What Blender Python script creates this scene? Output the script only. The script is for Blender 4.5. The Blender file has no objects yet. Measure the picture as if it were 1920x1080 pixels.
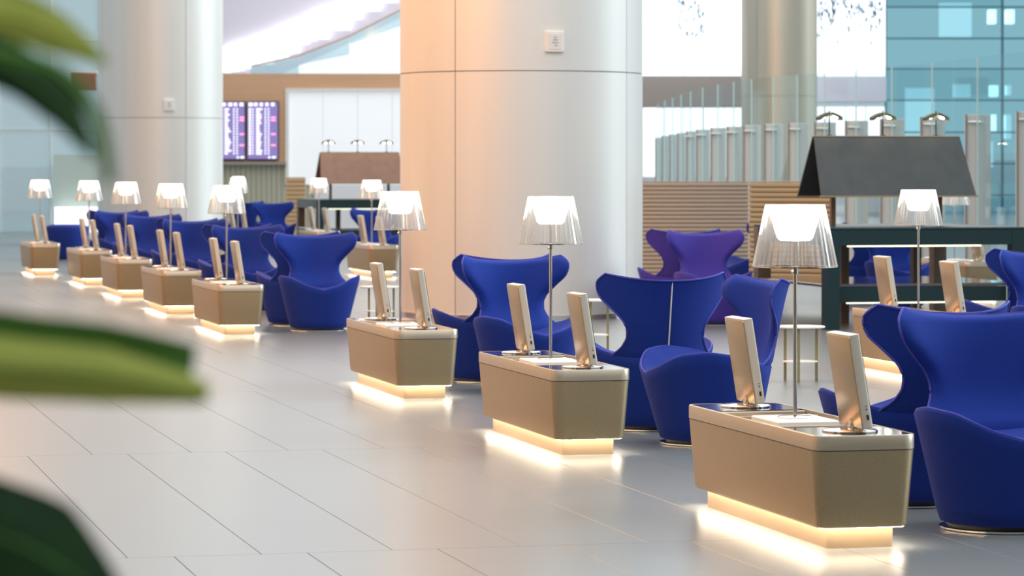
import bpy, bmesh, math, random
import numpy as np
from mathutils import Vector, Matrix
random.seed(7)
sc = bpy.context.scene
col = sc.collection
R = math.radians
# ------------------------------------------------------------------ camera
F, HOR, EYE = 5803.0, 318.6, 1.68          # focal length and horizon row for a 1920x1080 frame
cam = bpy.data.cameras.new('camera'); camo = bpy.data.objects.new('camera', cam); col.objects.link(camo)
camo.location = (0, 0, EYE); camo.rotation_euler = (R(90), 0, 0)
cam.sensor_width = 36; cam.lens = F / 1920 * 36
cam.shift_y = (HOR - 540) / 1920
cam.clip_end = 400
cam.dof.use_dof = True; cam.dof.focus_distance = 17.5; cam.dof.aperture_fstop = 5.2
sc.camera = camo
# ------------------------------------------------------------------ light
w = bpy.data.worlds.new('world'); sc.world = w; w.use_nodes = True
bg = w.node_tree.nodes['Background']
bg.inputs[0].default_value = (.82, .94, 1.0, 1); bg.inputs[1].default_value = .50
sc.view_settings.view_transform = 'Standard'; sc.view_settings.look = 'None'
sc.view_settings.exposure = .25; sc.view_settings.gamma = 1; sc.view_settings.use_curve_mapping = False
def area(name, loc, rot, sx, sy, power, color):
    l = bpy.data.lights.new(name, 'AREA'); l.shape = 'RECTANGLE'; l.size = sx; l.size_y = sy
    l.energy = power; l.color = color
    o = bpy.data.objects.new(name, l); col.objects.link(o); o.location = loc; o.rotation_euler = rot
    return o
area('skylight', (3, 19, 8), (0, 0, 0), 16, 24, 1350, (1, .98, .95))
area('skylight', (2, 80, 14), (0, 0, 0), 26, 70, 6000, (1, .97, .93))
area('warm_cove_light', (-9, 34, 8.5), (0, R(-42), 0), 3, 34, 2500, (1, .44, .15))

sl = bpy.data.lights.new('daylight', 'SUN'); sl.energy = 2.0; sl.angle = R(34); sl.color = (.80, .94, 1)
so_ = bpy.data.objects.new('daylight', sl); col.objects.link(so_)
so_.rotation_euler = Vector((-.86, -.22, -.46)).to_track_quat('-Z', 'Y').to_euler()

# ------------------------------------------------------------------ helpers
def at(px, py, d):
    return Vector(((px - 960) * d / F, d, EYE - (py - HOR) * d / F))
def gx(px, d): return (px - 960) * d / F
def gz(py, d): return EYE - (py - HOR) * d / F

def mat(name, c, rough=.5, metal=0, emit=None, es=0, noise=None, bump=None, sheen=0, coat=0, aniso=0, spec=.5):
    """noise=(scale, amount, stretch xyz); bump=(scale, strength)"""
    m = bpy.data.materials.new(name); m.use_nodes = True
    nt = m.node_tree; b = nt.nodes['Principled BSDF']
    b.inputs['Base Color'].default_value = (*c, 1); b.inputs['Roughness'].default_value = rough
    b.inputs['Metallic'].default_value = metal; b.inputs['Specular IOR Level'].default_value = spec
    if sheen:
        b.inputs['Sheen Weight'].default_value = sheen; b.inputs['Sheen Roughness'].default_value = .4
        b.inputs['Sheen Tint'].default_value = (.35, .35, 1, 1)
    if coat: b.inputs['Coat Weight'].default_value = coat; b.inputs['Coat Roughness'].default_value = .08
    if emit: b.inputs['Emission Color'].default_value = (*emit, 1); b.inputs['Emission Strength'].default_value = es
    if noise or bump:
        tc = nt.nodes.new('ShaderNodeTexCoord')
    if noise:
        mp = nt.nodes.new('ShaderNodeMapping'); mp.inputs['Scale'].default_value = noise[2] if len(noise) > 2 else (1, 1, 1)
        n = nt.nodes.new('ShaderNodeTexNoise'); n.inputs['Scale'].default_value = noise[0]; n.inputs['Detail'].default_value = 4
        nt.links.new(tc.outputs['Object'], mp.inputs[0]); nt.links.new(mp.outputs[0], n.inputs['Vector'])
        r = nt.nodes.new('ShaderNodeMapRange'); r.inputs[1].default_value = .3; r.inputs[2].default_value = .7
        r.inputs[3].default_value = 1 - noise[1]; r.inputs[4].default_value = 1 + noise[1]
        nt.links.new(n.outputs['Fac'], r.inputs[0])
        mx = nt.nodes.new('ShaderNodeVectorMath'); mx.operation = 'SCALE'; mx.inputs[0].default_value = c
        nt.links.new(r.outputs[0], mx.inputs['Scale']); nt.links.new(mx.outputs[0], b.inputs['Base Color'])
    if bump:
        n = nt.nodes.new('ShaderNodeTexNoise'); n.inputs['Scale'].default_value = bump[0]; n.inputs['Detail'].default_value = 3
        nt.links.new(tc.outputs['Object'], n.inputs['Vector'])
        bp = nt.nodes.new('ShaderNodeBump'); bp.inputs['Strength'].default_value = bump[1]; bp.inputs['Distance'].default_value = .01
        nt.links.new(n.outputs['Fac'], bp.inputs['Height']); nt.links.new(bp.outputs[0], b.inputs['Normal'])
    return m
def sheer(name, tint, gloss=.12, rough=.05, body=None, bodyfac=0):
    """thin clear sheet: transparent + a share of gloss (+ a share of milky body)"""
    m = bpy.data.materials.new(name); m.use_nodes = True; nt = m.node_tree
    for n in list(nt.nodes): nt.nodes.remove(n)
    out = nt.nodes.new('ShaderNodeOutputMaterial')
    t = nt.nodes.new('ShaderNodeBsdfTransparent'); t.inputs[0].default_value = (*tint, 1)
    g = nt.nodes.new('ShaderNodeBsdfGlossy'); g.inputs['Roughness'].default_value = rough
    mx = nt.nodes.new('ShaderNodeMixShader'); mx.inputs[0].default_value = gloss
    nt.links.new(t.outputs[0], mx.inputs[1]); nt.links.new(g.outputs[0], mx.inputs[2])
    last = mx
    if body:
        d = nt.nodes.new('ShaderNodeBsdfDiffuse'); d.inputs[0].default_value = (*body, 1)
        tr = nt.nodes.new('ShaderNodeBsdfTranslucent'); tr.inputs[0].default_value = (*body, 1)
        a = nt.nodes.new('ShaderNodeMixShader'); a.inputs[0].default_value = .5
        nt.links.new(d.outputs[0], a.inputs[1]); nt.links.new(tr.outputs[0], a.inputs[2])
        m2 = nt.nodes.new('ShaderNodeMixShader'); m2.inputs[0].default_value = bodyfac
        nt.links.new(last.outputs[0], m2.inputs[1]); nt.links.new(a.outputs[0], m2.inputs[2]); last = m2
    nt.links.new(last.outputs[0], out.inputs[0])
    return m

def mesh(name, v, f, smooth=None):
    me = bpy.data.meshes.new(name); me.from_pydata([tuple(map(float, p)) for p in v], [], f); me.validate()
    bm = bmesh.new(); bm.from_mesh(me); bmesh.ops.recalc_face_normals(bm, faces=bm.faces); bm.to_mesh(me); bm.free()
    if smooth is not None:
        me.shade_smooth() if hasattr(me, 'shade_smooth') else None
        me.set_sharp_from_angle(angle=R(smooth))
    return me
def obj(name, me, m=None, parent=None, loc=None):
    if m is not None and len(me.materials) == 0: me.materials.append(m)
    o = bpy.data.objects.new(name, me); col.objects.link(o)
    if parent: o.parent = parent
    if loc is not None: o.location = loc
    return o
def tag(o, label=None, cat=None, group=None, kind=None):
    if label: o['label'] = label
    if cat: o['category'] = cat
    if group: o['group'] = group
    if kind: o['kind'] = kind
    return o
def thing(name, label, cat, loc=(0, 0, 0), rz=0, group=None):
    o = bpy.data.objects.new(name, None); col.objects.link(o); o.empty_display_size = .1
    o.location = loc; o.rotation_euler = (0, 0, rz)
    return tag(o, label, cat, group)
def copy_tree(o, parent=None):
    c = o.copy(); col.objects.link(c)
    if parent: c.parent = parent
    for ch in o.children: copy_tree(ch, c)
    return c
class MB:
    def __init__(s): s.v = []; s.f = []
    def add(s, v, f, M=None):
        k = len(s.v)
        s.v += [tuple(M @ Vector(p)) if M else tuple(p) for p in v]; s.f += [tuple(i + k for i in q) for q in f]
        return s
    def box(s, c, d, M=None, b=0):
        x, y, z = c; a, e, h = d[0] / 2, d[1] / 2, d[2] / 2
        if b:
            return s.loft([[(x + i * (a - q), y + j * (e - q), zz) for i, j in ((-1, -1), (1, -1), (1, 1), (-1, 1))]
                           for zz, q in ((z - h, b), (z - h + b, 0), (z + h - b, 0), (z + h, b))], M=M)
        v = [(x + i * a, y + j * e, z + k * h) for k in (-1, 1) for i, j in ((-1, -1), (1, -1), (1, 1), (-1, 1))]
        return s.add(v, [(0, 3, 2, 1), (4, 5, 6, 7), (0, 1, 5, 4), (1, 2, 6, 5), (2, 3, 7, 6), (3, 0, 4, 7)], M)
    def loft(s, rings, caps=(1, 1), M=None, closed=False):
        n = len(rings[0]); v = [p for r in rings for p in r]; f = []
        m = len(rings)
        for i in range(m if closed else m - 1):
            k = (i + 1) % m
            for j in range(n):
                f.append((i * n + j, i * n + (j + 1) % n, k * n + (j + 1) % n, k * n + j))
        if not closed:
            if caps[0]: f.append(tuple(range(n))[::-1])
            if caps[1]: f.append(tuple((m - 1) * n + j for j in range(n)))
        return s.add(v, f, M)
    def lathe(s, prof, n=32, c=(0, 0), M=None, caps=(1, 1), closed=False):
        return s.loft([[(c[0] + r * math.cos(2 * math.pi * j / n), c[1] + r * math.sin(2 * math.pi * j / n), z) for j in range(n)] for r, z in prof], caps, M, closed)
    def tube(s, pts, r, n=8, closed=False):
        pts = [Vector(p) for p in pts]; rings = []; m = len(pts)
        up = Vector((0, 0, 1))
        for i, p in enumerate(pts):
            a = pts[(i - 1) % m] if (closed or i) else p
            b = pts[(i + 1) % m] if (closed or i < m - 1) else p
            t = (b - a).normalized()
            q = up if abs(t.dot(up)) < .95 else Vector((1, 0, 0))
            e = t.cross(q).normalized(); g = e.cross(t)
            rr = r[i] if isinstance(r, (list, tuple)) else r
            rings.append([tuple(p + e * rr * math.cos(2 * math.pi * j / n) + g * rr * math.sin(2 * math.pi * j / n)) for j in range(n)])
        return s.loft(rings, closed=closed)
    def build(s, name, m, parent=None, smooth=None, loc=None):
        return obj(name, mesh(name, s.v, s.f, smooth), m, parent, loc)
def rrect(W, L, r, z, n=6):
    p = []
    for cx, cy, a0 in ((W/2 - r, L/2 - r, 0), (-W/2 + r, L/2 - r, 90), (-W/2 + r, -L/2 + r, 180), (W/2 - r, -L/2 + r, 270)):
        for k in range(n + 1):
            a = R(a0 + 90 * k / n); p.append((cx + r * math.cos(a), cy + r * math.sin(a), z))
    return p

# ------------------------------------------------------------------ materials
M = dict(
    champagne=mat('champagne_metal', (.42, .32, .19), .36, .55, noise=(90, .05), bump=(900, .04)),
    rim=mat('pale_champagne_rim', (.54, .455, .345), .32, .6),
    plinth=mat('brushed_plinth', (.36, .26, .17), .35, .4),
    gloss=mat('dark_gloss_panel', (.10, .085, .10), .06, .0, coat=1),
    tray=mat('tray_lining', (.44, .35, .27), .45, .2),
    white=mat('white_lacquer', (.82, .8, .76), .35),
    casing=mat('gold_casing', (.42, .345, .24), .3, .65),
    edge=mat('pale_edge', (.70, .63, .53), .35, .25),
    display=mat('dark_display', (.015, .015, .02), .1),
    black=mat('black_socket', (.02, .02, .02), .5),
    chrome=mat('chrome', (.80, .77, .73), .12, 1),
    fabric=mat('blue_wool', (.010, .033, .245), .85, noise=(260, .16), bump=(420, .25), sheen=.15, spec=.2),
    fabricwarm=mat('blue_wool_warm_tint', (.062, .042, .31), .85, noise=(260, .16), bump=(420, .25), sheen=.35, spec=.2),  # violet tint of warm light put into the blue wool colour
    piping=mat('violet_piping', (.055, .06, .38), .8),
    zip=mat('silver_zip', (.75, .70, .66), .3, .8),
    tile=mat('pale_stone_tile', (.165, .178, .184), .29, noise=(2.2, .05, (.35, 9, 1)), spec=.42),
    joint=mat('tile_joint', (.27, .275, .275), .7),
    column=mat('satin_column_cladding', (.82, .79, .75), .42, .5, noise=(3, .025, (1, 1, .02))),
    seam=mat('cladding_seam', (.36, .33, .29), .6),
    bronze=mat('bronze_column', (.62, .55, .44), .35, .9, noise=(3, .06, (1, 1, .05))),
    darkwood=mat('dark_table', (.012, .034, .040), .4, spec=.3),
    brown=mat('brown_post', (.14, .09, .06), .45),
    hoodgrey=mat('dark_grey_hood', (.058, .065, .068), .5, .35, noise=(6, .12, (1, .3, 1))),
    hoodbrown=mat('brown_hood', (.23, .125, .085), .5, .1, noise=(6, .1, (1, .3, 1))),
    slat_grey=mat('greige_slat', (.52, .44, .36), .6),
    slat_tan=mat('tan_slat', (.52, .36, .20), .6),
    greypanel=mat('grey_fin', (.64, .67, .67), .5),
    greyedge=mat('dark_fin_edge', (.24, .22, .20), .5),
    tan=mat('tan_wood', (.68, .40, .24), .55, noise=(4, .06, (.2, 1, 3))),
    beige=mat('olive_beige_drape', (.50, .48, .38), .8),
    pale=mat('pale_wall', (.78, .80, .84), .5),
    milkglow=mat('milky_glass_added_glow', (.88, .92, .96), .15, coat=.5, emit=(.93, .96, 1), es=.26),  # slight glow added so the glass panel reads whiter
    rampglow=mat('white_ramp_added_glow', (.85, .9, .95), .3, emit=(.95, .97, 1), es=.42),  # glow added to brighten the stair ramp, which is no lamp
    brown2=mat('rust_brown_panel', (.30, .13, .07), .5),
    lavender=mat('lavender_soffit', (.86, .78, .88), .6),
    soffit=mat('taupe_soffit', (.33, .28, .25), .6),
    mullion=mat('steel_mullion', (.05, .16, .21), .4, .3),
    palegreen=mat('pale_green_wall', (.62, .72, .66), .5),
    blocker=mat('dark_light_blocker', (.16, .12, .09), .6),  # kept dark so little light reaches surfaces facing the camera
    boxwhite=mat('white_plastic', (.85, .84, .80), .4),
    mark=mat('grey_print', (.42, .40, .40), .6),
    lamphead=mat('dark_olive_head', (.075, .075, .045), .4, .4),
    olive=mat('olive_metal', (.36, .32, .16), .4, .4),
    paper=mat('paper', (.8, .78, .76), .6),
    darkpaper=mat('dark_card', (.10, .09, .12), .4),
    leaf=mat('leaf_green', (.12, .28, .05), .5, noise=(14, .2), spec=.4),
    leafy=mat('leaf_yellow_green', (.66, .70, .13), .5, noise=(14, .15), spec=.4),
    leafd=mat('leaf_dark_green', (.030, .080, .026), .5, noise=(14, .25), spec=.3),
    bark=mat('trunk_bark', (.16, .11, .07), .8),
    pot=mat('pot_glaze', (.6, .58, .54), .4),
    led=mat('warm_led', (1, .9, .7), .5, emit=(1, .84, .62), es=42),
    glow=mat('lamp_diffuser', (1, 1, 1), .5, emit=(1, .95, .86), es=5.0),
    bulb=mat('spot_bulb', (1, .9, .6), .5, emit=(1, .85, .5), es=45),
    striplight=mat('table_strip_light', (1, 1, .8), .5, emit=(1, .96, .66), es=1.6),
    screen=mat('flight_screen', (.10, .08, .22), .3, emit=(.24, .19, .46), es=.75),
    text=mat('screen_text', (.9, .9, 1), .5, emit=(.95, .92, 1), es=.75),
    textpink=mat('screen_text_pink', (.9, .3, .5), .5, emit=(.9, .35, .6), es=.9),
    lit=mat('backlit_veil', (.9, .92, .95), .5, emit=(.96, .97, 1), es=.85),
    litpale=mat('lit_pale_panel', (.9, .93, .9), .5, emit=(.95, 1, .96), es=.55),
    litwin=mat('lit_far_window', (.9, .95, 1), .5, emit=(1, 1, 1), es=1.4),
    wallglow=mat('far_wall_added_glow', (.9, .95, 1), .5, emit=(.95, 1, 1), es=.38),  # glow added so the otherwise unlit far blocks look bright
    diamond=mat('blue_grey_diamond', (.42, .58, .72), .4),
)
M['shade'] = sheer('ribbed_clear_shade', (.94, .92, .89), .30, .12, (.97, .95, .92), .10)
M['glass'] = sheer('clear_glass', (.93, .98, .985), .08, .02)
M['glassedge'] = mat('glass_edge', (.62, .86, .90), .2)
M['facade'] = sheer('teal_facade_glass', (.68, .92, .97), .06, .05)
M['facade2'] = sheer('deep_teal_facade_glass', (.58, .84, .90), .06, .05)
M['paleglass'] = sheer('pale_blue_glass', (.84, .93, .96), .10, .05, (.8, .92, .95), .35)

# ------------------------------------------------------------------ floor
TH = R(13.9)
U = Vector((-math.sin(TH), math.cos(TH), 0)); V = Vector((math.cos(TH), math.sin(TH), 0))
fl = MB().box((0, 60, -.1035), (70, 150, .2)).build('floor', M['joint']); tag(fl, kind='structure')
TW, TL, G = .585, 4.92, .003
tm = MB().loft([[(i * (TW/2 - G/2 - b), j * (TL/2 - G/2 - b), z) for i, j in ((-1, -1), (1, -1), (1, 1), (-1, 1))] for z, b in ((-.005, 0), (-.001, 0), (0, .001))], (0, 1))
tme = mesh('tile', tm.v, tm.f)
tme.materials.append(M['tile'])
near, rest = [], MB()
o0 = Vector((.1, 13.2, 0)); r0 = (o0.x * V.x + o0.y * V.y) % TW; q0 = 13.51 * U.y + gx(450, 13.51) * U.x
for b in range(-6, 30):
    off = (b % 2) * TW * .5 + (b * 7 % 3) * .09
    for k in range(-60, 110):
        c = V * (k * TW + r0 + off) + U * (b * TL + q0 + TL/2 - 4.92)
        if abs(c.x) > 30 or c.y < -12 or c.y > 130: continue
        d = c.y; vis = False
        if 11.5 < d < 48:
            pxs = [960 + (c + V * i * TW/2 + U * j * TL/2).x / max(1, (c + U * j * TL/2).y) * F for i in (-1, 1) for j in (-1, 1)]
            vis = max(pxs) > 0 and min(pxs) < 1920
        if vis: near.append((d, c))
        else: rest.add(tm.v, [tm.f[-1]] + tm.f[4:8], Matrix.Translation(c) @ Matrix.Rotation(TH, 4, 'Z'))
near.sort(key=lambda t: t[0])
for d, c in near[:290]:
    o = obj('tile', tme, None, fl, c); o.rotation_euler = (0, 0, TH)
for d, c in near[290:]:
    rest.add(tm.v, [tm.f[-1]] + tm.f[4:8], Matrix.Translation(c) @ Matrix.Rotation(TH, 4, 'Z'))
tag(rest.build('distant_tiles', M['tile'], fl), kind='stuff')

# ------------------------------------------------------------------ unseen walls and roof slab added to shape the light
wl = MB().box((-19, 25, 5), (.4, 70, 10)).build('bounce_wall_left', M['tan']); tag(wl, kind='structure')  # added out of view, tan to warm the columns' left sides
wb = MB().box((-2, -6, 1.9), (34, .4, 3.8)).build('light_block_behind', M['blocker']); tag(wb, kind='structure')  # added out of view to cut light coming from behind the camera
wr = MB().box((9, 2, 1.9), (.4, 16, 3.8)).build('light_block_right', M['blocker']); tag(wr, kind='structure')  # added out of view, closes the right side against front light
ce = MB().box((-4.5, 6.3, 3.7), (27, 5.0, .2)).build('light_block_above', M['blocker']); tag(ce, kind='structure')  # added out of view, holds overhead light off the chair fronts

# ------------------------------------------------------------------ columns
def round_column(name, label, x, y, r, seam_deg, tiers, m):
    c = MB().lathe([(r - .02, 0), (r - .02, tiers[-1])], 64).build(name, M['seam'], None, 40, (x, y, 0))
    tag(c, label, kind='structure')
    for z0, z1 in zip(tiers[:-1], tiers[1:]):
        for q in range(4):
            a0 = R(seam_deg + 90 * q) + .004; a1 = R(seam_deg + 90 * q + 90) - .004
            n = 20; v = []; f = []
            for rr, zz in ((r - .019, z0 + .006), (r, z0 + .006), (r, z1 - .006), (r - .019, z1 - .006)):
                v += [(rr * math.cos(a0 + (a1 - a0) * k / n), rr * math.sin(a0 + (a1 - a0) * k / n), zz) for k in range(n + 1)]
            for i in range(3):
                for k in range(n): f.append((i*(n+1)+k, i*(n+1)+k+1, (i+1)*(n+1)+k+1, (i+1)*(n+1)+k))
            f.append((0, n+1, 2*(n+1), 3*(n+1))); f.append((n, 2*n+1, 3*n+2, 4*n+3))
            obj('panel', mesh('panel', v, f, 40), m, c)
    MB().lathe([(r + .012, 0), (r + .012, .05), (r - .01, .055)], 64).build('base_ring', M['chrome'], c, 40)
    return c
C1X, C1Y, CR = gx(977.5, 36), 36.0, 1.41
round_column('column', 'huge round champagne clad column in the centre', C1X, C1Y, CR, -122, [0, 2.79, 5.6, 8.4], M['column'])
C2X, C2Y = gx(301, 70), 70.0
round_column('column', 'pale round column further back beyond the lamps', C2X, C2Y, 1.405, -60, [0, 2.84, 5.6, 8.4], M['column'])
def call_box(label, px, py, cx, cy, r, s):
    d = cy - math.sqrt(max(.01, r*r - (gx(px, cy - r) - cx) ** 2))
    x = gx(px, d); a = math.atan2(x - cx, cy - d)
    t = thing('wall_call_box', label, 'wall box', (x, d - .0, gz(py, d)), a)
    MB().box((0, -.02, 0), (.21*s, .05, .24*s), b=.008).build('housing', M['boxwhite'], t)
    MB().box((0, -.047, 0), (.14*s, .008, .18*s), b=.002).build('face_plate', M['paper'], t)
    g = MB(); g.box((.0, -.053, .05*s), (.03*s, .004, .012*s)); g.box((.0, -.053, .02*s), (.05*s, .004, .014*s)); g.box((0, -.053, -.012*s), (.07*s, .004, .012*s)); g.box((.01, -.053, -.045*s), (.03*s, .004, .012*s))
    g.build('bell_symbol', M['mark'], t)
call_box('small white call box high on the central column', 1039, 78, C1X, C1Y, CR, 1)
call_box('small white call box on the distant pale column', 317, 197, C2X, C2Y, 1.405, 1.1)

# ------------------------------------------------------------------ console
CL, CW, ZT, RIMH, ZB = 1.95, .482, .507, .065, .095
def build_console():
    t = thing('side_console', '', 'console')
    MB().loft([rrect(CW - .07, CL - .07, .055, ZB), rrect(CW - .054, CL - .054, .06, ZB + .012), rrect(CW - .004, CL - .004, .07, ZT - RIMH - .004)], (1, 1)).build('body', M['champagne'], t, 40)
    MB().loft([rrect(CW - .016, CL - .016, .066, ZT - RIMH - .005), rrect(CW - .016, CL - .016, .066, ZT - RIMH)], (0, 0)).build('shadow_gap', M['black'], t, 40)
    z0 = ZT - RIMH
    MB().loft([rrect(CW - .03, CL - .03, .06, z0), rrect(CW, CL, .07, z0), rrect(CW, CL, .07, ZT - .004), rrect(CW - .006, CL - .006, .067, ZT),
               rrect(CW - .028, CL - .028, .058, ZT), rrect(CW - .03, CL - .03, .057, ZT - .03), rrect(CW - .03, CL - .03, .057, z0 + .004)], closed=True).build('rim', M['rim'], t, 40)
    MB().box((0, 0, ZT - .045), (CW - .034, CL - .13, .02)).build('tray_floor', M['tray'], t)
    for s in (-1, 1):
        MB().loft([[(x, y + s * .735, z) for x, y, z in rrect(CW - .034, .44, .05, zz)] for zz in (ZT - .036, ZT - .001)]).build('gloss_panel', M['gloss'], t, 40)
        MB().box((0, s * .498, ZT - .02), (CW - .034, .022, .03), b=.003).build('divider', M['rim'], t)
        MB().box((0, s * .30, ZT - .022), (CW - .034, .014, .024), b=.003).build('divider', M['tray'], t)
    MB().box((.0, 0, ZT - .018), (.30, .40, .04), b=.006).build('lamp_shelf', M['white'], t)
    MB().loft([rrect(CW - .17, CL - .17, .02, 0), rrect(CW - .17, CL - .17, .02, ZB + .002)]).build('plinth', M['plinth'], t, 40)
    MB().loft([rrect(CW - .125, CL - .125, .03, ZB - .0018), rrect(CW - .085, CL - .085, .04, ZB - .0018), rrect(CW - .085, CL - .085, .04, ZB - .0006), rrect(CW - .125, CL - .125, .03, ZB - .0006)], closed=True).build('led_strip', M['led'], t)
    return t
def build_lamp():
    t = thing('table_lamp', '', 'lamp')
    MB().lathe([(.085, 0), (.085, .006), (.08, .009), (.012, .011)], 32).build('base', M['chrome'], t, 40)
    MB().lathe([(.0095, .008), (.0095, .86)], 12).build('stem', M['chrome'], t, 40)
    k = MB().lathe([(.0, .675), (.016, .68), (.016, .715), (.0, .72)], 12); k.tube([(.0, 0, .70), (-.022, -.012, .69)], .006, 6); k.build('switch_joint', M['chrome'], t, 40)
    n = 144; rings = []
    for r, z in ((.199, .715), (.1985, .718), (.139, 1.004), (.136, 1.008)):
        ring = []
        for j in range(n):
            a = 2 * math.pi * j / n; q = r + (.0034 if j % 4 in (1, 2) else -.0034)
            ring.append((q * math.cos(a), q * math.sin(a), z))
        rings.append(ring)
    MB().loft(rings, (0, 0)).build('shade', M['shade'], t, 25)
    MB().lathe([(.2015, .712), (.2015, .717), (.1965, .717), (.1965, .712)], 48, closed=True).build('shade_rim', M['chrome'], t, 40)
    MB().lathe([(.0, .835), (.07, .837), (.085, .85), (.131, 1.0), (.127, 1.006), (0, 1.008)], 32, caps=(0, 0)).build('diffuser', M['glow'], t, 50)
    return t
def build_screen():
    t = thing('media_screen', '', 'screen')
    T = Matrix.Translation((.03, 0, .022)) @ Matrix.Rotation(R(-9), 4, 'Y')
    MB().lathe([(.125, 0), (.125, .006), (.118, .011), (.02, .016), (0, .016)], 40).build('base_disc', M['chrome'], t, 40)
    MB().tube([(.018, 0, .012), (.026, 0, .05)], .03, 12).build('neck', M['chrome'], t, 40)
    MB().loft([[(x, y, z) for x, y, z in rrect(.052 - q, .31 - q, .012, zz, 4)] for zz, q in ((.0, .012), (.008, 0), (.412, 0), (.42, .012))], M=T).build('casing', M['casing'], t, 40)
    MB().loft([rrect(.045, .317, .008, zz, 3) for zz in (.004, .424)], M=T).build('side_band', M['edge'], t, 40)
    MB().box((.0275, 0, .215), (.004, .28, .37), T).build('display', M['display'], t)
    MB().box((.004, -.159, .052), (.010, .004, .022), T).build('socket', M['black'], t)
    MB().lathe([(.0035, -.002), (.0035, .002)], 8, M=T @ Matrix.Translation((.004, -.159, .088)) @ Matrix.Rotation(R(90), 4, 'X')).build('button', M['black'], t)
    MB().lathe([(.0025, -.002), (.0025, .002)], 8, M=T @ Matrix.Translation((.004, -.159, .102)) @ Matrix.Rotation(R(90), 4, 'X')).build('button', M['black'], t)
    return t
con0, lamp0, scr0 = build_console(), build_lamp(), build_screen()
first = dict(c=True, l=True, s=True)
def use(p, key):
    if first[key]: first[key] = False; return p
    return copy_tree(p)
def place_console(x, y, label, lamp_label, sf, sn, group='side consoles with table lamps'):
    c = use(con0, 'c'); c.location = (x, y, 0); c.rotation_euler = (0, 0, TH); tag(c, label, group=group)
    l = use(lamp0, 'l'); l.location = (x, y, ZT + .002); l.rotation_euler = (0, 0, TH); tag(l, lamp_label, group='table lamps on the consoles')
    out = []
    for s, lb in ((1, sf), (-1, sn)):
        p = Vector((x, y, 0)) + U * s * .75
        o = use(scr0, 's'); o.location = (p.x, p.y, ZT); o.rotation_euler = (0, 0, TH); tag(o, lb, group='media screens on the consoles'); out.append(o)
    return c, out
ORD = ['first', 'second', 'third', 'fourth', 'fifth', 'sixth', 'seventh', 'eighth']
ROW = [(1.337, 14.623), (.239, 19.126), (-.854, 23.622), (-2.992, 32.469), (-4.071, 36.917), (-5.182, 41.524), (-6.28, 45.95), (-7.66, 50.2)]
consoles = []
for i, (x, y) in enumerate(ROW):
    w_ = {0: 'nearest and largest champagne console of the front row', 7: 'last and smallest champagne console at the far end of the front row'}.get(i, '%s champagne console from the front in the row along the aisle' % ORD[i])
    who = {0: 'the nearest console', 7: 'the last front row console'}.get(i, 'the %s front row console' % ORD[i])
    consoles.append(place_console(x, y, w_, 'lit table lamp with ribbed clear shade on ' + who,
        'slim tilted screen at the far end of ' + who, 'slim tilted screen at the near end of ' + who))
# small bracket hanging on one screen
sb = MB().loft([[(.03, -.02, .30), (.03, .02, .30), (.034, .02, .22), (.034, -.02, .22)], [(.10, -.02, .245), (.10, .02, .245), (.095, .02, .225), (.095, -.02, .225)]], M=Matrix.Translation((.03, 0, .035)) @ Matrix.Rotation(R(-9), 4, 'Y')).build('side_bracket', M['edge'], consoles[3][1][0])
# papers and cards lying on the consoles
def paper(x, y, du, dv, w_, l_, h, m, rot, name, label, cat):
    p = Vector((x, y, 0)) + U * du + V * dv
    o = MB().box((0, 0, h/2), (w_, l_, h), b=min(.002, h*.3)).build(name, m, None, None, (p.x, p.y, ZT - .034)); o.rotation_euler = (0, 0, TH + R(rot)); tag(o, label, cat)
paper(*ROW[0], -.39, -.03, .14, .10, .012, M['darkpaper'], 8, 'card_holder', 'dark card lying in the open tray of the nearest console', 'card')
paper(*ROW[0], .39, -.08, .18, .11, .012, M['paper'], -4, 'notepad', 'white notepad in the far tray of the nearest console', 'notepad')
paper(*ROW[1], -.39, -.06, .15, .09, .012, M['darkpaper'], 8, 'card_holder', 'dark card lying in the tray of the second console', 'card')
paper(*ROW[1], .39, -.08, .18, .11, .012, M['paper'], 4, 'notepad', 'white notepad in the far tray of the second console', 'notepad')
paper(*ROW[2], -.39, .02, .22, .14, .016, M['paper'], 5, 'notepad', 'white notepad in the tray of the third console', 'notepad')
# second row, further right and back
ROW2 = [(gx(1722, 25.5), 25.5, 'console half hidden behind blue chairs right of the nearest lamp', 'lamp standing out against the dark tabletop right of the nearest lamp'),
        (gx(1790, 40.5), 40.5, 'console behind the dark table, only its lamp and edge in view', 'lamp half hidden behind the dark grey hood'),
        (gx(697, 49), 49.0, 'small console just before the central column in the back row', 'small lamp just before the central column over the back row console'),
        (gx(598, 60), 60.0, 'distant console by the brown hooded table', 'distant lamp before the left end of the brown hood'),
        (gx(446, 61), 61.0, 'distant console hidden behind the fifth pair of blue chairs', 'distant lamp just behind the lamp of the fourth front console'),
        (gx(495, 78) - .3, 74.0, 'farthest console before the beige wall', 'faint farthest lamp before the beige wall')]
for x, y, a, b in ROW2:
    place_console(x, y, a, b, 'far screen on the ' + a.split(',')[0], 'near screen on the ' + a.split(',')[0])

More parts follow.
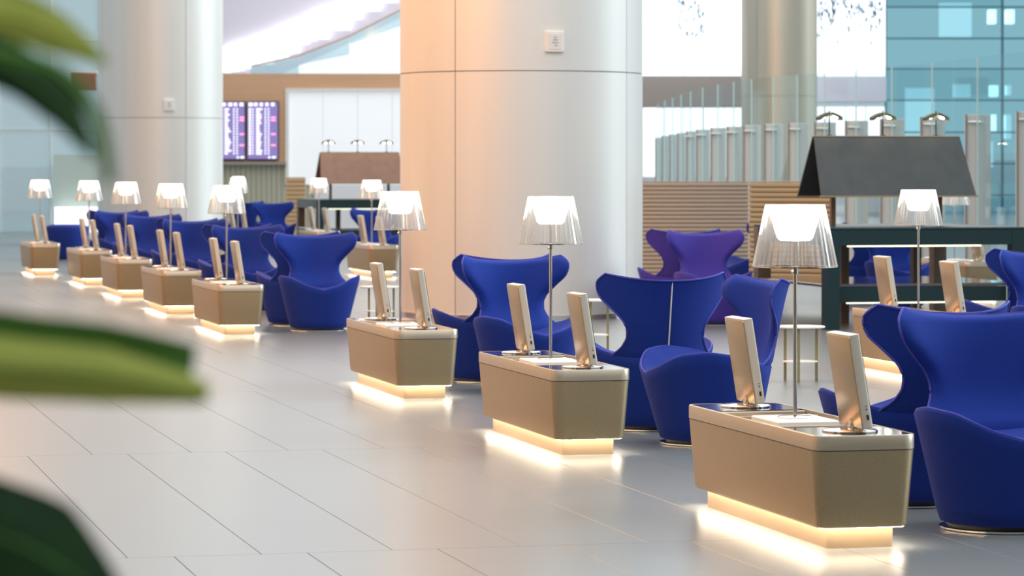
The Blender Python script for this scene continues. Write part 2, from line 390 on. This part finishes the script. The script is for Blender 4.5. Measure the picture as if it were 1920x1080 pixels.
# ------------------------------------------------------------------ chair
def curve(tab):
    xs = np.array([a for a, b in tab], float); ys = np.array([b for a, b in tab], float)
    gx_ = np.linspace(xs[0], xs[-1], 400); gy = np.interp(gx_, xs, ys)
    k = np.hanning(31); k /= k.sum(); g2 = np.convolve(np.pad(gy, 15, mode='edge'), k, 'valid')
    return lambda v: float(np.interp(v, gx_, g2))
rimz = curve([(0, .47), (40, .473), (62, .50), (86, .545), (110, .57), (133, .55), (156, .475), (180, .428)])
halfa = curve([(.42, 64), (.47, 60), (.50, 53), (.54, 44), (.60, 38), (.66, 37), (.72, 40), (.80, 50), (.86, 58), (.91, 60.5), (.96, 60), (.995, 56), (1.02, 50)])
def Rad(phi, z):
    k = .195 + .10 * (1 - math.cos(phi)) / 2
    return .300 + k * (z - .03)
def cyl(phi, r, z): return (r * math.sin(phi), r * math.cos(phi), z)     # back of the chair is +Y
def build_chair(fab):
    t = thing('wing_chair', '', 'chair')
    N = 72; phis = [2 * math.pi * j / N - math.pi for j in range(N)]
    rz = [rimz(abs(math.degrees(p))) for p in phis]
    rings = [[cyl(p, Rad(p, .035) - .02, .032) for p in phis]]
    for i in range(9):
        q = i / 8
        rings.append([cyl(p, Rad(p, .038 + (z - .038) * q) - (.006 if i == 0 else 0), .038 + (z - .038) * q) for p, z in zip(phis, rz)])
    rings.append([cyl(p, Rad(p, z) - .008, z + .011) for p, z in zip(phis, rz)])
    rings.append([cyl(p, Rad(p, z) - .030, z + .010) for p, z in zip(phis, rz)])
    MB().loft(rings, (1, 0)).build('shell', fab, t, 60)
    rings = []
    for i in range(12):
        q = i / 11.5
        rings.append([cyl(p, (Rad(p, z) - .026) * (1 - q), .405 + (z + .012 - .405) * (1 - q) ** 1.9) for p, z in zip(phis, rz)])
    MB().loft(rings, (0, 1)).build('seat', fab, t, 80)
    rows, n = 30, 20; rings = []; eL = []; eR = []; top = []
    for i in range(rows + 1):
        q = i / rows; z = .43 + (1.02 - .43) * q; a = R(halfa(z)); ring = []
        def pt(s, inner):
            p = a * s
            zz = z - .045 * (1 - s * s) * max(0, (q - .7) / .3) ** 1.5
            r = Rad(p, z) - (.006 if z < .5 else 0)
            th = (.012 + .046 * math.sqrt(max(0, 1 - s ** 6))) * (1 if q < .93 else max(.25, math.sqrt(1 - ((q - .93) / .075) ** 2)))
            th += .085 * math.exp(-((z - .44) / .13) ** 2) * (1 - s * s)
            if inner: r -= th
            return cyl(p, r, zz)
        ss = [-1 + 2 * j / n for j in range(n + 1)]
        ring = [pt(s, False) for s in ss] + [pt(s, True) for s in ss[::-1]]
        rings.append(ring)
        if z > .475: eL.append(pt(-1, False)); eR.append(pt(1, False))
        if i == rows: top = [pt(s, False) for s in ss[1:-1]]
    MB().loft(rings).build('backrest', fab, t, 60)
    MB().tube(eL + top + eR[::-1], .0065, 6).build('back_piping', M['piping'], t, 60)
    MB().tube([cyl(p, Rad(p, z) - .012, z + .011) for p, z in zip(phis, rz)][6:] + [cyl(p, Rad(p, z) - .012, z + .011) for p, z in zip(phis, rz)][:6], .006, 6, closed=True).build('seat_piping', M['piping'], t, 60)
    zp = MB().tube([cyl(0, Rad(0, z) + .002, z) for z in np.linspace(.06, .975, 12)], .006, 6).build('zip', M['zip'], t, 60)
    MB().box((0, Rad(0, .06) + .012, .055), (.014, .008, .05), b=.002).build('zip_pull', M['zip'], zp)
    MB().lathe([(.292, 0), (.300, .004), (.300, .012), (.285, .016)], 48).build('base_ring', M['chrome'], t, 40)
    MB().lathe([(.262, .014), (.262, .036)], 40).build('swivel', M['black'], t, 40)
    return t
chA, chB = build_chair(M['fabric']), None
usedA = [False]
def chair(x, y, rz, label, group, violet=False):
    global chB
    if violet:
        if chB is None: chB = build_chair(M['fabricwarm']); c = chB
        else: c = copy_tree(chB)
    else:
        c = copy_tree(chA) if usedA[0] else chA; usedA[0] = True
    c.location = (x, y, 0); c.rotation_euler = (0, 0, R(rz)); tag(c, label, group=group)
NEARROT = [8, -74, 20, 11, 14, 12, 10, 8]; FARROT = [208, 195, 208, 194, 196, 200, 200, 200]
for i, (x, y) in enumerate(ROW):
    who = {0: 'the nearest console', 7: 'the last front row console'}.get(i, 'the %s front row console' % ORD[i])
    dn, df = (.97, -.09), (.655, 1.01)
    if i == 7: dn, df = (1.35, -.1), (1.0, 1.0)
    chair(x + dn[0], y + dn[1], NEARROT[i], ('blue wing chair turned sideways at ' if i == 1 else 'blue wing chair with its open seat towards us at ') + who, 'blue wing chairs along the front row')
    chair(x + df[0], y + df[1], FARROT[i], 'blue wing chair with its back to us at ' + who, 'blue wing chairs along the front row')
BG = 'blue wing chairs in the back of the lounge'
chair(gx(1335, 33.6), 33.6, 12, 'warm-light-tinted blue wing chair facing us before the ribbed greige partition', BG, True)
chair(gx(1268, 34.9), 34.9, 195, 'warm-light-tinted blue wing chair with its back to us just right of the central column', BG, True)
chair(gx(1412, 39.8), 39.8, -55, 'blue wing chair partly hidden behind the ribbed tan partition', BG)
chair(gx(1614, 39.0), 39.0, 200, 'dark blue chair back seen under the dark table top, left one', BG)
chair(gx(1685, 37.6), 37.6, 10, 'bright blue chair facing us seen under the dark table top', BG)
chair(gx(1898, 26.4), 26.4, 205, 'blue wing chair with its back to us at the right edge under the dark table', BG)
chair(gx(1990, 25.3), 25.3, 10, 'blue wing chair cut by the right edge of the picture', BG)
chair(gx(516, 64), 64, 14, 'distant blue wing chair before the olive beige wall', BG)
chair(gx(705, 53), 53, 5, 'distant blue wing chair under the brown hooded table before the column', BG)
chair(gx(455, 66), 66, 190, 'distant blue wing chair beside the second lamp, nearly hidden', BG)
# low pouf
t = thing('pouf', 'low blue pouf beyond the seventh console', 'pouf', (gx(126, 58), 58, 0))
MB().lathe([(.30, .03), (.36, .3), (.42, .56), (.40, .62), (.3, .655), (0, .66)], 40, caps=(1, 0)).build('cushion', M['fabric'], t, 60)
MB().lathe([(.29, 0), (.3, .012), (.26, .03)], 40).build('base_ring', M['chrome'], t, 40)
MB().tube([(.405 * math.cos(a), .405 * math.sin(a), .615) for a in np.linspace(0, 2 * math.pi, 40, endpoint=False)], .007, 6, closed=True).build('piping', M['piping'], t)

# ------------------------------------------------------------------ hooded tables
def hooded_table(cx, cy, label, hood_m, group):
    t = thing('hooded_table', label, 'table', (cx, cy, 0), TH, group)
    LX, LY, H = 2.25, 2.4, 1.07                       # x along V, y along U
    MB().box((0, 0, H - .012), (LX, LY, .024), b=.004).build('table_top', M['darkwood'], t)
    for s in (-1, 1):
        MB().box((0, s * (LY/2 - .03), H - .105), (LX - .02, .05, .16)).build('apron', M['darkwood'], t)
        MB().box((s * (LX/2 - .03), 0, H - .105), (.05, LY - .12, .16)).build('apron', M['darkwood'], t)
        MB().box((-.12, s * (LY/2 - .05), H - .193), (LX - .75, .03, .016)).build('strip_light', M['striplight'], t)
        for q in (-1, 1):
            MB().box((s * (LX/2 - .075), q * (LY/2 - .075), (H - .03) / 2), (.15, .15, H - .03), b=.006).build('leg', M['darkwood'] if q < 0 else M['brown'], t)
        MB().box((s * .42, .2, (H - .03) / 2), (.09, .10, H - .03)).build('centre_leg', M['brown'], t)
    MB().box((0, 0, .46), (LX - .02, LY - .3, .03), b=.004).build('shelf', M['gloss'], t)
    MB().box((0, -LY/2 + .17, .36), (LX - .32, .04, .16)).build('shelf_apron', M['darkwood'], t)
    MB().box((0, -LY/2 + .2, .272), (LX - .6, .03, .016)).build('strip_light', M['striplight'], t)
    # hood: two leaning panels meeting in a ridge, on posts
    z0, z1, hw = 1.40, 2.045, .40; HL = 1.78
    for s in (-1, 1):
        a = MB()
        v = []
        for x in (-1, 1):
            e = HL/2
            v += [(x * e, s * hw, z0), (x * (e - .045), s * .03, z1), (x * (e - .045), s * .002, z1), (x * e, s * (hw - .03), z0)]
        a.add(v, [(0, 1, 2, 3), (4, 7, 6, 5), (0, 4, 5, 1), (1, 5, 6, 2), (2, 6, 7, 3), (3, 7, 4, 0)])
        a.build('hood_panel', hood_m, t)
        MB().box((0, s * hw, z0 - .006), (HL + .03, .035, .018)).build('hood_trim', M['champagne'], t)
        MB().box((s * .62, 0, (1.06 + z1 - .05) / 2), (.05, .05, z1 - .05 - 1.06)).build('hood_post', M['brown'], t)
        for k in (-1, 1):
            MB().tube([(k * .62, 0, z0 + .06), (k * .62, s * (hw - .05), z0 + .045)], .012, 6).build('stay', M['brown'], t)
    MB().box((0, 0, z1 + .004), (HL - .08, .07, .012)).build('ridge_cap', M['rim'], t)
    return t
def ridge_lamp(x, y, label, group):
    t = thing('reading_lamp', label, 'lamp', (x, y, 2.055), TH, group)
    MB().lathe([(.03, 0), (.03, .008), (.009, .012)], 12).build('foot', M['black'], t, 40)
    MB().lathe([(.008, .008), (.008, .27)], 8).build('stem', M['darkwood'], t, 40)
    for s in (-1, 1):
        T = Matrix.Translation((s * .075, 0, .215)) @ Matrix.Rotation(R(s * 24), 4, 'Y')
        h = MB().loft([[(x_, y_, z) for x_, y_, z in rrect(a, b, .012, zz, 3)] for a, b, zz in ((.15, .13, -.02), (.13, .11, .012), (.08, .07, .02))], M=T, caps=(0, 1)).build('lamp_head', M['lamphead'], t, 40)
        MB().lathe([(.0, -.034), (.024, -.026), (.03, -.012), (.022, .004), (0, .006)], 12, M=T, caps=(0, 0)).build('bulb', M['bulb'], h, 60)
    return t
for cx, cy, hm, lb, nm in ((4.10, 33.9, M['hoodgrey'], 'dark high table under a dark grey tent shaped hood', 'the dark grey hood'), (gx(674, 65), 65.0, M['hoodbrown'], 'distant high table under a brown tent shaped hood left of the column', 'the brown hood')):
    hooded_table(cx, cy, lb, hm, 'hooded high tables')
    for s, wd in ((-1, 'left end'), (0, 'middle'), (1, 'right end')):
        p = Vector((cx, cy, 0)) + V * s * .62 + V * (-.04)
        ridge_lamp(p.x, p.y, 'twin headed reading lamp on the %s of %s' % (wd, nm), 'reading lamps on the hoods')

# ------------------------------------------------------------------ ribbed partitions
def partition(label, p0, p1, z0, z1, m, nsl):
    c = (p0 + p1) / 2; L = (p1 - p0).length; a = math.atan2((p1 - p0).y, (p1 - p0).x)
    t = thing('ribbed_partition', label, 'partition', (c.x, c.y, 0), a)
    MB().box((0, .03, (z0 + z1) / 2), (L - .02, .03, z1 - z0 - .01)).build('backing', m, t)
    h = (z1 - z0) / nsl
    g = MB().loft([rrect(L, .034, .014, -h * .40, 3), rrect(L, .05, .02, -h * .15, 3), rrect(L, .05, .02, h * .15, 3), rrect(L, .034, .014, h * .40, 3)])
    me = mesh('slat', g.v, g.f, 50); me.materials.append(m)
    for i in range(nsl): obj('slat', me, None, t, (0, 0, z0 + h * (i + .5)))
    for s in (-1, 1):
        MB().box((s * (L/2 - .12), .03, z0/2 + .05), (.05, .05, z0 + .1)).build('leg', M['champagne'], t)
    MB().box((0, .01, z1 + .008), (L, .06, .016), b=.004).build('top_rail', M['rim'], t)
def gp(px, d): return Vector((gx(px, d), d, 0))
partition('low ribbed greige partition right of the central column', gp(1130, 42), gp(1404, 42), .12, 1.51, M['slat_grey'], 25)
partition('ribbed tan partition beside the dark table behind the nearest lamp', gp(1405, 37.2), gp(1566, 36.6), .33, 1.53, M['slat_tan'], 20)
partition('small wooden ribbed partition by the white glass panel', gp(536, 71), gp(573, 71), .3, 1.5, M['slat_tan'], 12)

# ------------------------------------------------------------------ side tables
def side_table(label, px, d, z, r):
    t = thing('side_table', label, 'table', (gx(px, d), d, 0), 0, 'small round side tables')
    MB().lathe([(r - .004, z - .014), (r, z - .01), (r, z - .002), (r - .004, z)], 40).build('table_top', M['white'], t, 40)
    MB().lathe([(r * .7, z * .35), (r * .7, z * .35 + .008)], 32).build('lower_shelf', M['white'], t, 40)
    for k in range(3):
        a = R(20 + 120 * k); MB().box((r * .72 * math.cos(a), r * .72 * math.sin(a), (z - .012) / 2), (.022, .022, z - .012)).build('leg', M['olive'], t)
side_table('small white round table right of the nearest lamp stem', 1500, 24.6, .44, .20)
side_table('small white round table behind the second console', 1112, 28.2, .50, .20)
side_table('small white round table before the central column, left side', 712, 33.5, .42, .22)

# ------------------------------------------------------------------ curved fin wall with glass
t = thing('curved_glass_partition', 'curved row of grey fins with tall glass panes above and between', 'partition')
st = [(1228, 81), (1240, 77), (1254, 74), (1269, 71), (1286, 68), (1305, 65), (1332, 62.6), (1362, 60.6), (1393, 58.7), (1432, 57.2), (1477, 56.1), (1526, 55.1), (1584, 53.4), (1650, 51.6), (1725, 49.7), (1809, 47.4), (1905, 45), (2010, 42.5)]
FZ = 2.53
for i, (px, d) in enumerate(st[:-1]):
    px2, d2 = st[i + 1]
    a, b = at(px, HOR, d), at(px2, HOR, d2)
    pw = (px2 - px) * (.97 - max(0, i - 6) * .052) * d / F
    MB().box((a.x + pw/2, a.y, FZ/2), (pw, .06, FZ), b=.006).build('fin', M['greypanel'], t)
    MB().box((a.x + .012, a.y - .04, FZ/2), (.022, .03, FZ)).build('fin_edge', M['greyedge'], t)
    e = (b - a).normalized(); nrm = Vector((e.y, -e.x, 0)) * .006
    gpx = px + (px2 - px) * .36 ; off = Vector((pw * .45, -.12, 0))
    p, q = a + off, b + off
    v = [(p + nrm).to_tuple()[:2], (q + nrm).to_tuple()[:2], (q - nrm).to_tuple()[:2], (p - nrm).to_tuple()[:2]]
    ZG = 3.40
    MB().loft([[(x, y, .1) for x, y in v], [(x, y, ZG) for x, y in v]]).build('glass_pane', M['glass'], t)
    MB().box((p.x, p.y, (ZG + .1) / 2), (.022, .022, ZG - .1)).build('pane_edge', M['glassedge'], t)
    if i > 3: MB().box((p.x - .04, p.y + .05, FZ - .12), (.20, .05, .035), b=.01).build('bracket', M['chrome'], t)

# ------------------------------------------------------------------ back wall, left of the column
D = 80.0
wbk = thing('wall_back', 'tan panelled wall with white glass and beige lower drape', 'wall'); del wbk['category']; wbk['kind'] = 'structure'
def pbox(name, x0, x1, y0, y1, d, m, parent, thick=.2, b=0):
    return MB().box(((gx(x0, d) + gx(x1, d)) / 2, d + thick/2, (gz(y0, d) + gz(y1, d)) / 2), (abs(gx(x1, d) - gx(x0, d)), thick, abs(gz(y1, d) - gz(y0, d))), b=b).build(name, m, parent)
pbox('fascia', 340, 800, 138, 167, D, M['tan'], wbk, 2)
pbox('tan_panel', 340, 536, 167, 303, D, M['tan'], wbk, .3)
pbox('ledge', 340, 536, 303, 309, D - .15, M['soffit'], wbk, .5)
for k in range(26):                                            # pleats of the drape
    x0 = 340 + k * 9.6
    g = MB().lathe([(.07, 0), (.07, gz(309, D))], 10).build('pleat', M['beige'], wbk, 60, (gx(x0, D), D + .1, 0)); g.scale = (1, .6, 1)
pbox('drape_back', 340, 600, 309, 441, D + .12, M['beige'], wbk, .1)
pbox('pale_panel', 590, 800, 346, 441, D, M['pale'], wbk, .2)
wn = thing('window_1', 'white glass panel', 'window'); del wn['category']; wn['kind'] = 'structure'
for x0, x1 in ((541, 605), (606, 670), (671, 735), (736, 800)): pbox('pane', x0, x1, 171, 346, D + .05, M['milkglow'], wn, .04)
pbox('frame', 535, 541, 166, 346, D - .05, M['white'], wn, .2); pbox('frame', 541, 800, 166, 171, D - .05, M['white'], wn, .2)
# flight board
fb = thing('departure_board', 'two purple flight information screens on the tan wall', 'display board')
for x0, x1 in ((404, 460), (463, 522)):
    pbox('casing', x0, x1, 190, 300, D - .12, M['black'], fb, .1)
    pbox('screen', x0 + 1.5, x1 - 1.5, 191.5, 298, D - .13, M['screen'], fb, .012)
    tx, pk = MB(), MB()
    def bar(g, xa, xb, ya, yb):
        dd = D - .14; g.box(((gx(xa, dd) + gx(xb, dd)) / 2, dd, (gz(ya, dd) + gz(yb, dd)) / 2), (gx(xb, dd) - gx(xa, dd), .006, gz(ya, dd) - gz(yb, dd)))
    for k in range(5): bar(tx, x0 + 3 + k * 10.6, x0 + 3 + k * 10.6 + random.uniform(5, 8.5), 192.5, 199)
    for rr in range(17):
        y = 203 + rr * 5.2
        bar(tx, x0 + 3, x0 + 8, y, y + 3.4); bar(tx, x0 + 10, x0 + 12.5, y, y + 3.2)
        bar(tx, x0 + 17, x0 + 17 + random.uniform(6, 13), y, y + 3.5); bar(tx, x0 + 33, x0 + 36, y, y + 3); bar(tx, x0 + 39, x0 + 42, y, y + 3)
        if rr in (3, 4, 9, 13): bar(pk, x0 + 45, x0 + 54, y, y + 3.4)
    bar(tx, x0 + 40, x0 + 44, 293, 297); bar(tx, x0 + 47, x0 + 54, 293, 297)
    tx.build('lettering', M['text'], fb); pk.build('status_marks', M['textpink'], fb)

# atrium beyond: lavender soffit, cascade of white panels, stair with glass
D2 = 104.0
ws = thing('wall_atrium', 'lavender atrium wall', 'wall'); del ws['category']; ws['kind'] = 'structure'
pbox('cladding', 330, 820, -60, 142, D2 + 8, M['lavender'], ws, .3)
lc = thing('light_cascade', 'stepped cascade of white glowing panels on the lavender atrium wall', 'light panel')
for x0, x1, y0, y1 in ((418, 431, 96, 134), (432, 445, 92, 132), (446, 458, 88, 130), (459, 470, 84, 126), (471, 488, 78, 120), (489, 511, 72, 119), (512, 526, 62, 110), (527, 540, 57, 109), (541, 561, 50, 97), (562, 578, 42, 81), (579, 592, 34, 74), (593, 617, 26, 71), (618, 636, 20, 54), (637, 657, 14, 54), (658, 678, 4, 34), (680, 713, -14, 18), (715, 745, -34, 2)):
    pbox('light_panel', x0, x1, y0 - 9, y1 + 2, D2 + 7.74, M['lit'], lc, .25)
rp = thing('glass_stair', 'pale stair with glass sides rising behind the tan wall', 'stair')
def quad(name, pts, d, m, parent, th=.3):
    a = [at(x, y, d) for x, y in pts]; b = [p + Vector((0, th, 0)) for p in a]; n = len(a)
    return MB().add([tuple(p) for p in a + b], [tuple(range(n))] + [tuple(range(n, 2 * n))[::-1]] + [(i, (i + 1) % n, n + (i + 1) % n, n + i) for i in range(n)]).build(name, m, parent)
quad('ramp', [(520, 142), (640, 88), (775, 22), (775, 142)], D2 + 2, M['rampglow'], rp, .5)
for xa, ya, xb, yb in ((470, 128, 560, 108), (561, 107, 655, 70), (656, 69, 775, 8)):
    quad('glass_side', [(xa, ya - 4), (xb, yb - 2), (xb, yb + 32), (xa, ya + 14)], D2 + 1, M['paleglass'], rp, .02)
for px_ in (560, 700): pbox('stair_support', px_ - 8, px_ + 8, 130, 410.5, D2 + 2.1, M['pale'], rp, .4)
MB().tube([at(470, 124, D2 + .8), at(560, 104, D2 + .8), at(655, 67, D2 + .8), at(775, 6, D2 + .8)], .03, 6).build('handrail', M['tan'], rp)

# ------------------------------------------------------------------ far left glass wall
wg = thing('wall_glass', 'pale blue glass wall', 'wall'); del wg['category']; wg['kind'] = 'structure'
D3 = 84.0
for x0, x1 in ((-70, -1), (0, 94), (96, 184), (186, 260)):
    for y0, y1 in ((-60, 76), (78, 242), (244, 450)): pbox('pane', x0, x1, y0, y1, D3, M['paleglass'], wg, .03)
for x in (-.5, 95, 185): pbox('mullion', x - 1.2, x + 1.2, -60, 450, D3 - .08, M['white'], wg, .1)
for y in (77, 243): pbox('transom', -70, 260, y - 1, y + 1, D3 - .06, M['white'], wg, .08)
pbox('brown_panel', 132, 179, 137, 170, D3 - .3, M['brown2'], wg, .2)
pbox('brown_panel_frame', 129, 182, 132, 137, D3 - .3, M['white'], wg, .2)
pbox('green_panel', 100, 184, 290, 392, D3 - .4, M['palegreen'], wg, .2)
tag(pbox('light_box', 102, 181, 388, 436, D3 - .8, M['lit'], None, .2), 'low glowing white light box beyond the seventh lamp', 'light box')

# ------------------------------------------------------------------ back right: veils, bronze column, facade
D4 = 108.0
bc = round_column('column', 'bronze round column behind the curved glass partition', gx(1461, 98), 98.0, 1.2, -40, [0, 4, 8, 12], M['bronze'])
for lb, x0, x1, yb, nd in (('bright white veil between the central and bronze columns', 1150, 1392, 142, 70), ('bright white veil with blue grey diamonds right of the bronze column', 1528, 1661, 143, 190)):
    vt = thing('light_veil', lb, 'light panel', group='hanging light veils')
    n = int((x1 - x0) / 15)
    for k in range(n):
        xa = x0 + (x1 - x0) * k / n; xb = x0 + (x1 - x0) * (k + 1) / n - .7
        pbox('strip', xa, xb, -70, yb, D4 + (.1 if k % 2 else 0), M['lit'], vt, .05)
    g = MB()
    for _ in range(nd):
        x, y = random.uniform(x0 + 6, x1 - 6), abs(random.gauss(0, 32))
        if x0 < 1200 and not 1268 < x < 1320: x = random.uniform(1268, 1320); y = random.uniform(0, 70)
        h, w2 = random.uniform(3, 8), random.uniform(1, 2.4)
        g.add([tuple(at(*p, D4 - .1)) for p in ((x, y - h), (x + w2, y), (x, y + h), (x - w2, y))], [(0, 1, 2, 3)])
        g.add([tuple(at(*p, D4 - .06)) for p in ((x, y - h), (x + w2, y), (x, y + h), (x - w2, y))], [(3, 2, 1, 0)])
    dd = g.build('diamonds', M['diamond'], vt); dd['kind'] = 'stuff'
so = pbox('trim_1', 1130, 1400, 143, 199, D4 + 2, M['soffit'], None, 3); tag(so, kind='structure')
so = pbox('trim_2', 1525, 1662, 144, 190, D4 + 3, M['lavender'], None, 3); tag(so, kind='structure')
w2 = thing('window_2', 'bright far windows', 'window'); del w2['category']; w2['kind'] = 'structure'
for k, x0 in enumerate(range(1130, 1662, 38)):
    pbox('pane', x0, min(x0 + 36.5, 1660), 200, 331, D4 + 8, M['lit'], w2, .05); pbox('mullion', x0 - 1.5, x0, 198, 398, D4 + 7.9, M['pale'], w2, .15)
    pbox('spandrel', x0, min(x0 + 36.5, 1660), 333, 398, D4 + 8, M['pale'], w2, .1)
# teal facade
wf = thing('wall_facade', 'teal glass curtain wall', 'wall'); del wf['category']; wf['kind'] = 'structure'
D5 = 116.0
xs = [1661, 1880, 2010]; ys = [-46, 13, 72, 129, 188, 248, 307, 366, 425]
for i in range(2):
    for j in range(8): pbox('pane', xs[i] + 1, xs[i + 1] - 1, ys[j] + 1, ys[j + 1] - 1, D5, M['facade2'] if (i, j) in ((0, 3), (0, 0)) else M['facade'], wf, .04)
for x in xs: pbox('mullion', x - 1.6, x + 1.6, -46, 425, D5 - .15, M['mullion'], wf, .15)
for y in ys: pbox('transom', 1661, 2010, y - 1.3, y + 1.3, D5 - .12, M['mullion'], wf, .12)
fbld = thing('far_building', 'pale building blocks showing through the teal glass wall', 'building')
for x0, x1, y0, y1, m in ((1764, 1822, 5, 68, 'wallglow'), (1855, 1868, 18, 44, 'litwin'), (1888, 1902, 18, 44, 'litwin'), (1790, 1820, 158, 182, 'wallglow'), (1858, 1872, 160, 181, 'litwin'), (1888, 1896, 160, 178, 'wallglow'), (1850, 1868, 215, 245, 'litwin'), (1886, 1896, 215, 260, 'wallglow'), (1845, 1862, 265, 345, 'wallglow'), (1700, 1752, 165, 260, 'wallglow'), (1690, 1990, 300, 393.5, 'pale')):
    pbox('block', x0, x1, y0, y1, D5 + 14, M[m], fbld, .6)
# low wall beyond everything
lw = MB().box((6, 126, .9), (60, .4, 1.8)).build('wall_far', M['pale']); tag(lw, kind='structure')

# ------------------------------------------------------------------ foreground plant, close to the camera
PD = 2.6
pl = thing('leafy_plant', 'blurred green plant leaves reaching in close to the camera', 'plant', (-.95, PD, 0))
MB().lathe([(.16, 0), (.2, .06), (.22, .38), (.235, .40), (.21, .40), (.2, .34)], 32, caps=(1, 1)).build('pot', M['pot'], pl, 40)
MB().tube([(0, 0, .34), (.02, .01, .8), (-.02, 0, 1.25), (.0, 0, 1.55)], [.03, .026, .02, .012], 8).build('trunk', M['bark'], pl, 60)
def leaf(pts, widths, fold, m, m2=None, tip=.0):
    """blade along a path of (px, py, d): width in metres, folded along the midrib"""
    P = [at(*p) - Vector((-.95, PD, 0)) for p in pts]
    n = 24; path = []; ws_ = []
    for i in range(n + 1):
        q = i / n * (len(P) - 1); k = min(int(q), len(P) - 2); f = q - k
        p0, p1, p2, p3 = P[max(0, k - 1)], P[k], P[k + 1], P[min(len(P) - 1, k + 2)]
        path.append(.5 * ((2 * p1) + (-p0 + p2) * f + (2*p0 - 5*p1 + 4*p2 - p3) * f*f + (-p0 + 3*p1 - 3*p2 + p3) * f**3))
        ws_.append(widths[k] * (1 - f) + widths[k + 1] * f)
    rings = []
    for i, p in enumerate(path):
        t_ = (path[min(n, i + 1)] - path[max(0, i - 1)]).normalized()
        e = t_.cross(Vector((0, 1, 0))).normalized(); dn = Vector((0, 1, 0))
        wd = ws_[i]; ring = []
        for s in (-1, -.55, 0, .55, 1): ring.append(tuple(p + e * s * wd + dn * (abs(s) * fold * wd)))
        for s in (1, .55, 0, -.55, -1): ring.append(tuple(p + e * s * wd + dn * (abs(s) * fold * wd + .0015)))
        rings.append(ring)
    o = MB().loft(rings).build('leaf', m, pl, 60)
    MB().tube([tuple(q + Vector((0, -.001, 0))) for q in path], [.0022 * (1 - .7 * i / n) for i in range(n + 1)], 6).build('midrib', m2 or m, o, 60)
    return o
leaf([(-380, 300, 2.6), (-160, 40, 2.6), (10, 30, 2.6), (110, 66, 2.6), (200, 118, 2.6)], [.004, .022, .024, .017, .002], .25, M['leafy'])
leaf([(-380, 300, 2.5), (-150, 90, 2.5), (0, 118, 2.5), (105, 192, 2.5), (176, 296, 2.5)], [.004, .02, .021, .016, .002], .25, M['leafd'], M['leaf'])
leaf([(-380, 320, 2.3), (-120, 110, 2.3), (80, 120, 2.3), (176, 210, 2.3), (206, 345, 2.3)], [.003, .006, .006, .006, .004], .2, M['leaf'])
leaf([(-420, 420, 2.5), (-200, 585, 2.5), (0, 632, 2.5), (200, 652, 2.5), (366, 676, 2.5)], [.004, .021, .022, .020, .013], -.35, M['leaf'])
leaf([(-420, 480, 2.47), (-200, 665, 2.47), (0, 692, 2.47), (200, 708, 2.47), (390, 738, 2.47)], [.004, .024, .025, .022, .008], .5, M['leafy'], M['leaf'])
leaf([(-420, 600, 2.4), (-250, 900, 2.4), (-60, 985, 2.4), (80, 1040, 2.4), (235, 1150, 2.4)], [.004, .03, .042, .042, .006], .2, M['leafd'], M['leaf'])
leaf([(-420, 300, 2.7), (-600, 60, 2.7), (-800, 150, 2.7), (-950, 300, 2.7)], [.004, .035, .03, .003], .25, M['leaf'])
